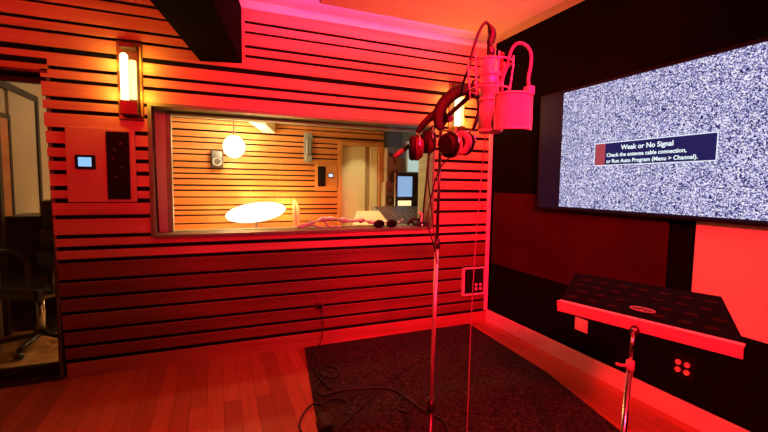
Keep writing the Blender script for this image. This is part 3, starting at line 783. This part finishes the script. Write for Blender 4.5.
# big loudspeaker on stand
sp = thing('studio_loudspeaker', (-.085, 2.3, 0), 'tall cream faced loudspeaker beside the doorway behind the window', 'loudspeaker')
b = MB(); b.box(-.205, .055, 2.15, 2.27, 1.33, 1.88, bev=.01); b.build('cabinet', MT['spk'], sp)
b = MB(); b.torus((-.085, 2.145, 1.46), .085, .012, axis=(0,1,0)); b.cone((-.085, 2.150, 1.46), (-.085, 2.20, 1.46), .08, .03); b.build('woofer', MT['black'], sp)
for x in (-.15, -.02): b = MB(); b.cone((x, 2.14, 1.78), (x, 2.15, 1.78), .032); b.build('tweeter', MT['walnut'], sp)
b = MB(); b.cone((-.085, 2.14, 1.68), (-.085, 2.15, 1.68), .034); b.build('midrange_cone', MT['brown'], sp)
b = MB(); b.box(-.12, -.05, 2.17, 2.25, 0, 1.33); b.build('stand', MT['black'], sp)
s2 = thing('small_loudspeaker', (-.30, 1.86, 0), 'small two way loudspeaker low beside the doorway', 'loudspeaker')
b = MB(); b.box(-.37, -.24, 1.80, 1.95, 1.05, 1.38, bev=.008); b.build('cabinet', MT['spk'], s2)
b = MB(); b.torus((-.305, 1.795, 1.14), .045, .008, axis=(0,1,0)); b.build('woofer', MT['black'], s2)
b = MB(); b.torus((-.305, 1.795, 1.28), .025, .006, axis=(0,1,0)); b.build('tweeter', MT['black'], s2)
b = MB(); b.box(-.33, -.28, 1.86, 1.90, 0, 1.05); b.build('stand', MT['black'], s2)
# pale screen above the monitor
o = thing('wall_screen', (-.1, 1.9, 1.5), 'pale greenish glowing screen above the monitor near the right reveal', 'screen')
b = MB(); b.box(-.03, .26, 1.86, 1.90, 1.52, 1.95, bev=.006); b.build('casing', MT['grey'], o)
b = MB(); b.box(-.02, .25, 1.856, 1.86, 1.53, 1.94); b.build('display', MT['paleglow'], o)
b = MB(); b.box(.09, .13, 1.88, 1.92, 0, 1.56); b.build('pole', MT['black'], o)
# paper sheet on desk
o = MB().poly([(-1.30, .60, 0), (-.90, .56, 0), (-.78, .98, 0), (-1.12, 1.02, 0)], (0, 0, .006))
o = MB(); o.poly([(-1.22, .62, .93), (-.82, .60, .93), (-.78, 1.0, 1.045), (-1.04, 1.02, 1.045)], (0, .002, .006)); o = o.build('music_sheet', MT['paper']); tag(o, 'cream paper sheet propped on the desk beside the mixing console', 'paper')
o = MB().box(-1.16, -.84, .64, .94, .841, .895, bev=.004).build('binder', MT['walnut']); tag(o, 'thick brown binder under the propped paper sheet', 'binder')
# pink crumpled cloth on the sill
b = MB(); P = [(-1.86,.16,.975),(-1.76,.17,1.00),(-1.66,.18,1.035),(-1.56,.19,1.045),(-1.46,.19,1.03),(-1.36,.20,1.02),(-1.28,.20,1.025),(-1.20,.20,1.01),(-1.13,.20,.995)]
Q = catmull(P, 5); b.tube(Q, [.012+.020*abs(math.sin(i*.37))+.008*math.sin(i*1.3) if 0 < i < len(Q)-1 else .006 for i in range(len(Q))], 12, flat=.7)
b.tube(catmull([(-1.62,.15,1.02),(-1.60,.12,.985),(-1.55,.10,.978),(-1.49,.11,.978)], 5), .009, 8)
b.tube(catmull([(-1.74,.16,1.0),(-1.70,.10,.985),(-1.62,.09,.978)], 5), .008, 8)
o = b.build('crumpled_cloth', MT['cloth']); tag(o, 'pale pink crumpled strap lying along the window sill', 'cloth')
# sunglasses on sill
sg = thing('sunglasses', (-1.10, .03, .97), 'black sunglasses lying folded on the front of the window sill', 'sunglasses')
for x in (-1.165, -1.045): MB().sphere((x, .03, 1.003), .052, sc=(1, .2, .72)).build('lens', MT['bezel'], sg)
b = MB(); b.tube([(-1.125, .03, 1.01), (-1.105, .028, 1.014), (-1.085, .03, 1.01)], .005, 6); b.build('bridge', MT['black'], sg)
for x, s in ((-1.21, 1), (-1.0, -1)): b = MB(); b.tube([(x, .03, 1.0), (x+.004*s, .055, .995), (x+s*.08, .062, .978)], .004, 6); b.build('arm', MT['black'], sg)
# small figurine / gadget
fg = thing('desk_lamp', (-.72, .05, .97), 'tiny black based clip lamp with curved white neck at the right end of the sill', 'lamp')
b = MB(); b.box(-.80, -.69, .02, .11, .970, 1.01, bev=.01); b.build('base', MT['black'], fg)
b = MB(); b.tube(catmull([(-.735,.06,1.0),(-.730,.06,1.04),(-.728,.06,1.075),(-.742,.06,1.095),(-.762,.06,1.088)], 5), .010, 8); b.build('neck', MT['white'], fg)
b = MB(); b.sphere((-.745, .018, .985), .007); b.build('indicator_light', MT['led'], fg)
o = MB().tube(catmull([(-.682,.13,.985),(-.72,.135,1.0),(-.76,.13,.99),(-.80,.14,1.0),(-.84,.13,.985),(-.80,.145,1.02),(-.74,.14,1.03),(-.69,.13,1.01),(-.70,.14,1.045),(-.685,.13,1.08)], 6), .013, 8).build('coiled_lead', MT['cable']); tag(o, 'bundle of black leads in the right corner of the window sill', 'cable')
# yellow curved chair
ch = thing('shell_chair', (-1.6, 1.9, 0), 'yellowish curved back chair beyond the desk in the window', 'chair')
b = MB(); n = 10; 
pts = []
for i in range(n+1):
    a = PI*(.15+.7*i/n); pts.append((-1.50+.055*math.cos(a), 2.0+.22*math.sin(a), 0))
vs0 = [b.bm.verts.new((x, y, .50)) for x, y, _ in pts]; vs1 = [b.bm.verts.new((x, y+.06, 1.0+.14*math.sin(PI*i/n))) for i, (x, y, _) in enumerate(pts)]
for i in range(n): b.bm.faces.new((vs0[i], vs0[i+1], vs1[i+1], vs1[i])).smooth = True
o = b.build('backrest', MT['cream'], ch); md = o.modifiers.new('s', 'SOLIDIFY'); md.thickness = .035
b = MB(); b.cone((-1.50, 1.98, .44), (-1.50, 1.98, .50), .22, seg=30); b.build('seat', MT['cream'], ch)
b = MB(); b.cone((-1.50, 1.98, .02), (-1.50, 1.98, .44), .025); b.build('pedestal', MT['chrome'], ch)
b = MB(); b.cone((-1.50, 1.98, 0), (-1.50, 1.98, .02), .22, seg=30); b.build('base', MT['chrome'], ch)
# glowing shapes added for bright spots in the window
gl = thing('glare_globe', (-2.2, 3.7, 1.9), 'dazzling white globe standing in for a reflected light before the far slatted wall', 'lamp')  # globe added in place of a lamp reflection in the glass
b = MB(); b.sphere((-2.2, 3.72, 1.92), .17, sc=(1, 1, 1.05), seg=28); b.build('globe', MT['glareglow'], gl)
b = MB(); b.cone((-2.2, 3.72, 2.08), (-2.2, 3.72, CC), .012); b.build('stem', MT['brown'], gl)
point('glare_globe_light', (-2.2, 3.30, 1.92), 14, (1, .66, .26), .15)
for gx, gz in ((-1.94, 1.98), (-2.2, 1.66), (-2.2, 2.16)): point('glare_globe_light', (gx, 3.80, gz), 6, (1, .72, .36), .05)  # added points: halo on the wall round the globe
lb = thing('glow_blob', (-1.9, 3.6, 0), 'wide blown out glowing shape added low against the far slatted wall', 'lamp')  # glowing shape added for the blown out blob low down
b = MB(); b.sphere((-1.88, 3.62, .87), .27, sc=(1.75, .7, .58), rot=Matrix.Rotation(-.13, 3, 'Y'), seg=28); b.build('glow_shell', MT['glareglow'], lb)
b = MB(); b.cone((-1.88, 3.62, .02), (-1.88, 3.62, .7), .02); b.build('pole', MT['brown'], lb)
b = MB(); b.cone((-1.88, 3.62, 0), (-1.88, 3.62, .02), .16, seg=30); b.build('base', MT['brown'], lb)
point('glow_blob_light', (-1.33, 3.72, .98), 14, (1, .72, .18), .1)  # added points spread a yellow halo round the low glow
point('glow_blob_light', (-1.95, 3.70, 1.16), 12, (1, .72, .18), .1)
point('glow_blob_light', (-2.45, 3.62, .86), 6, (1, .66, .18), .1)
point('glow_blob_light', (-1.75, 3.1, .95), 16, (1, .66, .2), .15)
# grey speaker on wall beside globe
ws = thing('wall_speaker', (-2.45, CY, 1.6), 'small grey wall speaker just left of the glowing globe', 'loudspeaker')
b = MB(); b.box(-2.55, -2.36, CY-.16, CY, 1.58, 1.86, bev=.02); b.build('cabinet', MT['metal'], ws)
b = MB(); b.torus((-2.455, CY-.165, 1.68), .06, .01, axis=(0,1,0)); b.build('cone_ring', MT['grey'], ws)
# white duct under control room ceiling
b = MB(); b.poly([(-1.72, 3.99, 2.20), (-1.52, 3.99, 2.20), (-1.52, 3.99, CC), (-1.72, 3.99, CC)], (-.35, -1.3, 0)); o = b.build('ceiling_beam', MT['cceil']); tag(o, 'white boxed beam slanting under the far room ceiling', 'beam')

# office chair behind the glass door
oc = thing('office_chair', (-3.82, .76, 0), 'black leather office chair behind the glass door at left', 'chair')
def R2(x, y, z, a=-.5): return (-3.82+x*math.cos(a)-y*math.sin(a), .76+x*math.sin(a)+y*math.cos(a), z)
mxr = Matrix.Translation((-3.82, .76, 0)) @ Matrix.Rotation(-.5, 4, 'Z')
b = MB(); b.box(-.26, .26, -.26, .26, .44, .54, bev=.04, mx=mxr); b.build('seat', MT['leather'], oc)
for z0, z1, y in ((.58, .76, .24), (.75, .94, .27), (.93, 1.18, .30)):
    b = MB(); b.box(-.25, .25, y-.05, y+.06, z0, z1, bev=.045, mx=mxr); b.build('back_cushion', MT['leather'], oc)
for s in (-1, 1):
    b = MB(); b.tube(catmull([R2(s*.30, .18, .48), R2(s*.33, .20, .66), R2(s*.33, .05, .76), R2(s*.33, -.16, .74), R2(s*.31, -.20, .60), R2(s*.29, -.12, .48)], 6), .024, 10); b.build('armrest', MT['leather'], oc)
b = MB(); b.cone(R2(0, 0, .1), R2(0, 0, .44), .028); b.build('gas_column', MT['chrome'], oc)
for k in range(5):
    a = k*2*PI/5
    b = MB(); b.tube([R2(0, 0, .11), R2(.28*math.cos(a), .28*math.sin(a), .075)], .02, 8); L_ = b.build('foot', MT['black'], oc)
    b = MB(); q = R2(.28*math.cos(a), .28*math.sin(a), .03); b.sphere(q, .03); b.build('caster', MT['black'], L_)
rk = thing('equipment_rack', (-4.0, 1.4, 0), 'tall black equipment cabinet standing behind the leather chair past the glass door', 'cabinet')
b = MB(); b.box(-4.18, -3.80, 1.20, 1.65, .03, 1.03, bev=.008); b.build('cabinet_body', MT['black'], rk)
for i in range(5): b = MB(); b.box(-4.15, -3.83, 1.188, 1.20, .10+i*.19, .26+i*.19, bev=.003); b.build('front_plate', MT['darkplate'], rk)
point('control_left_light', (-3.6, 1.9, 2.2), 3, (1, .72, .42), .1)
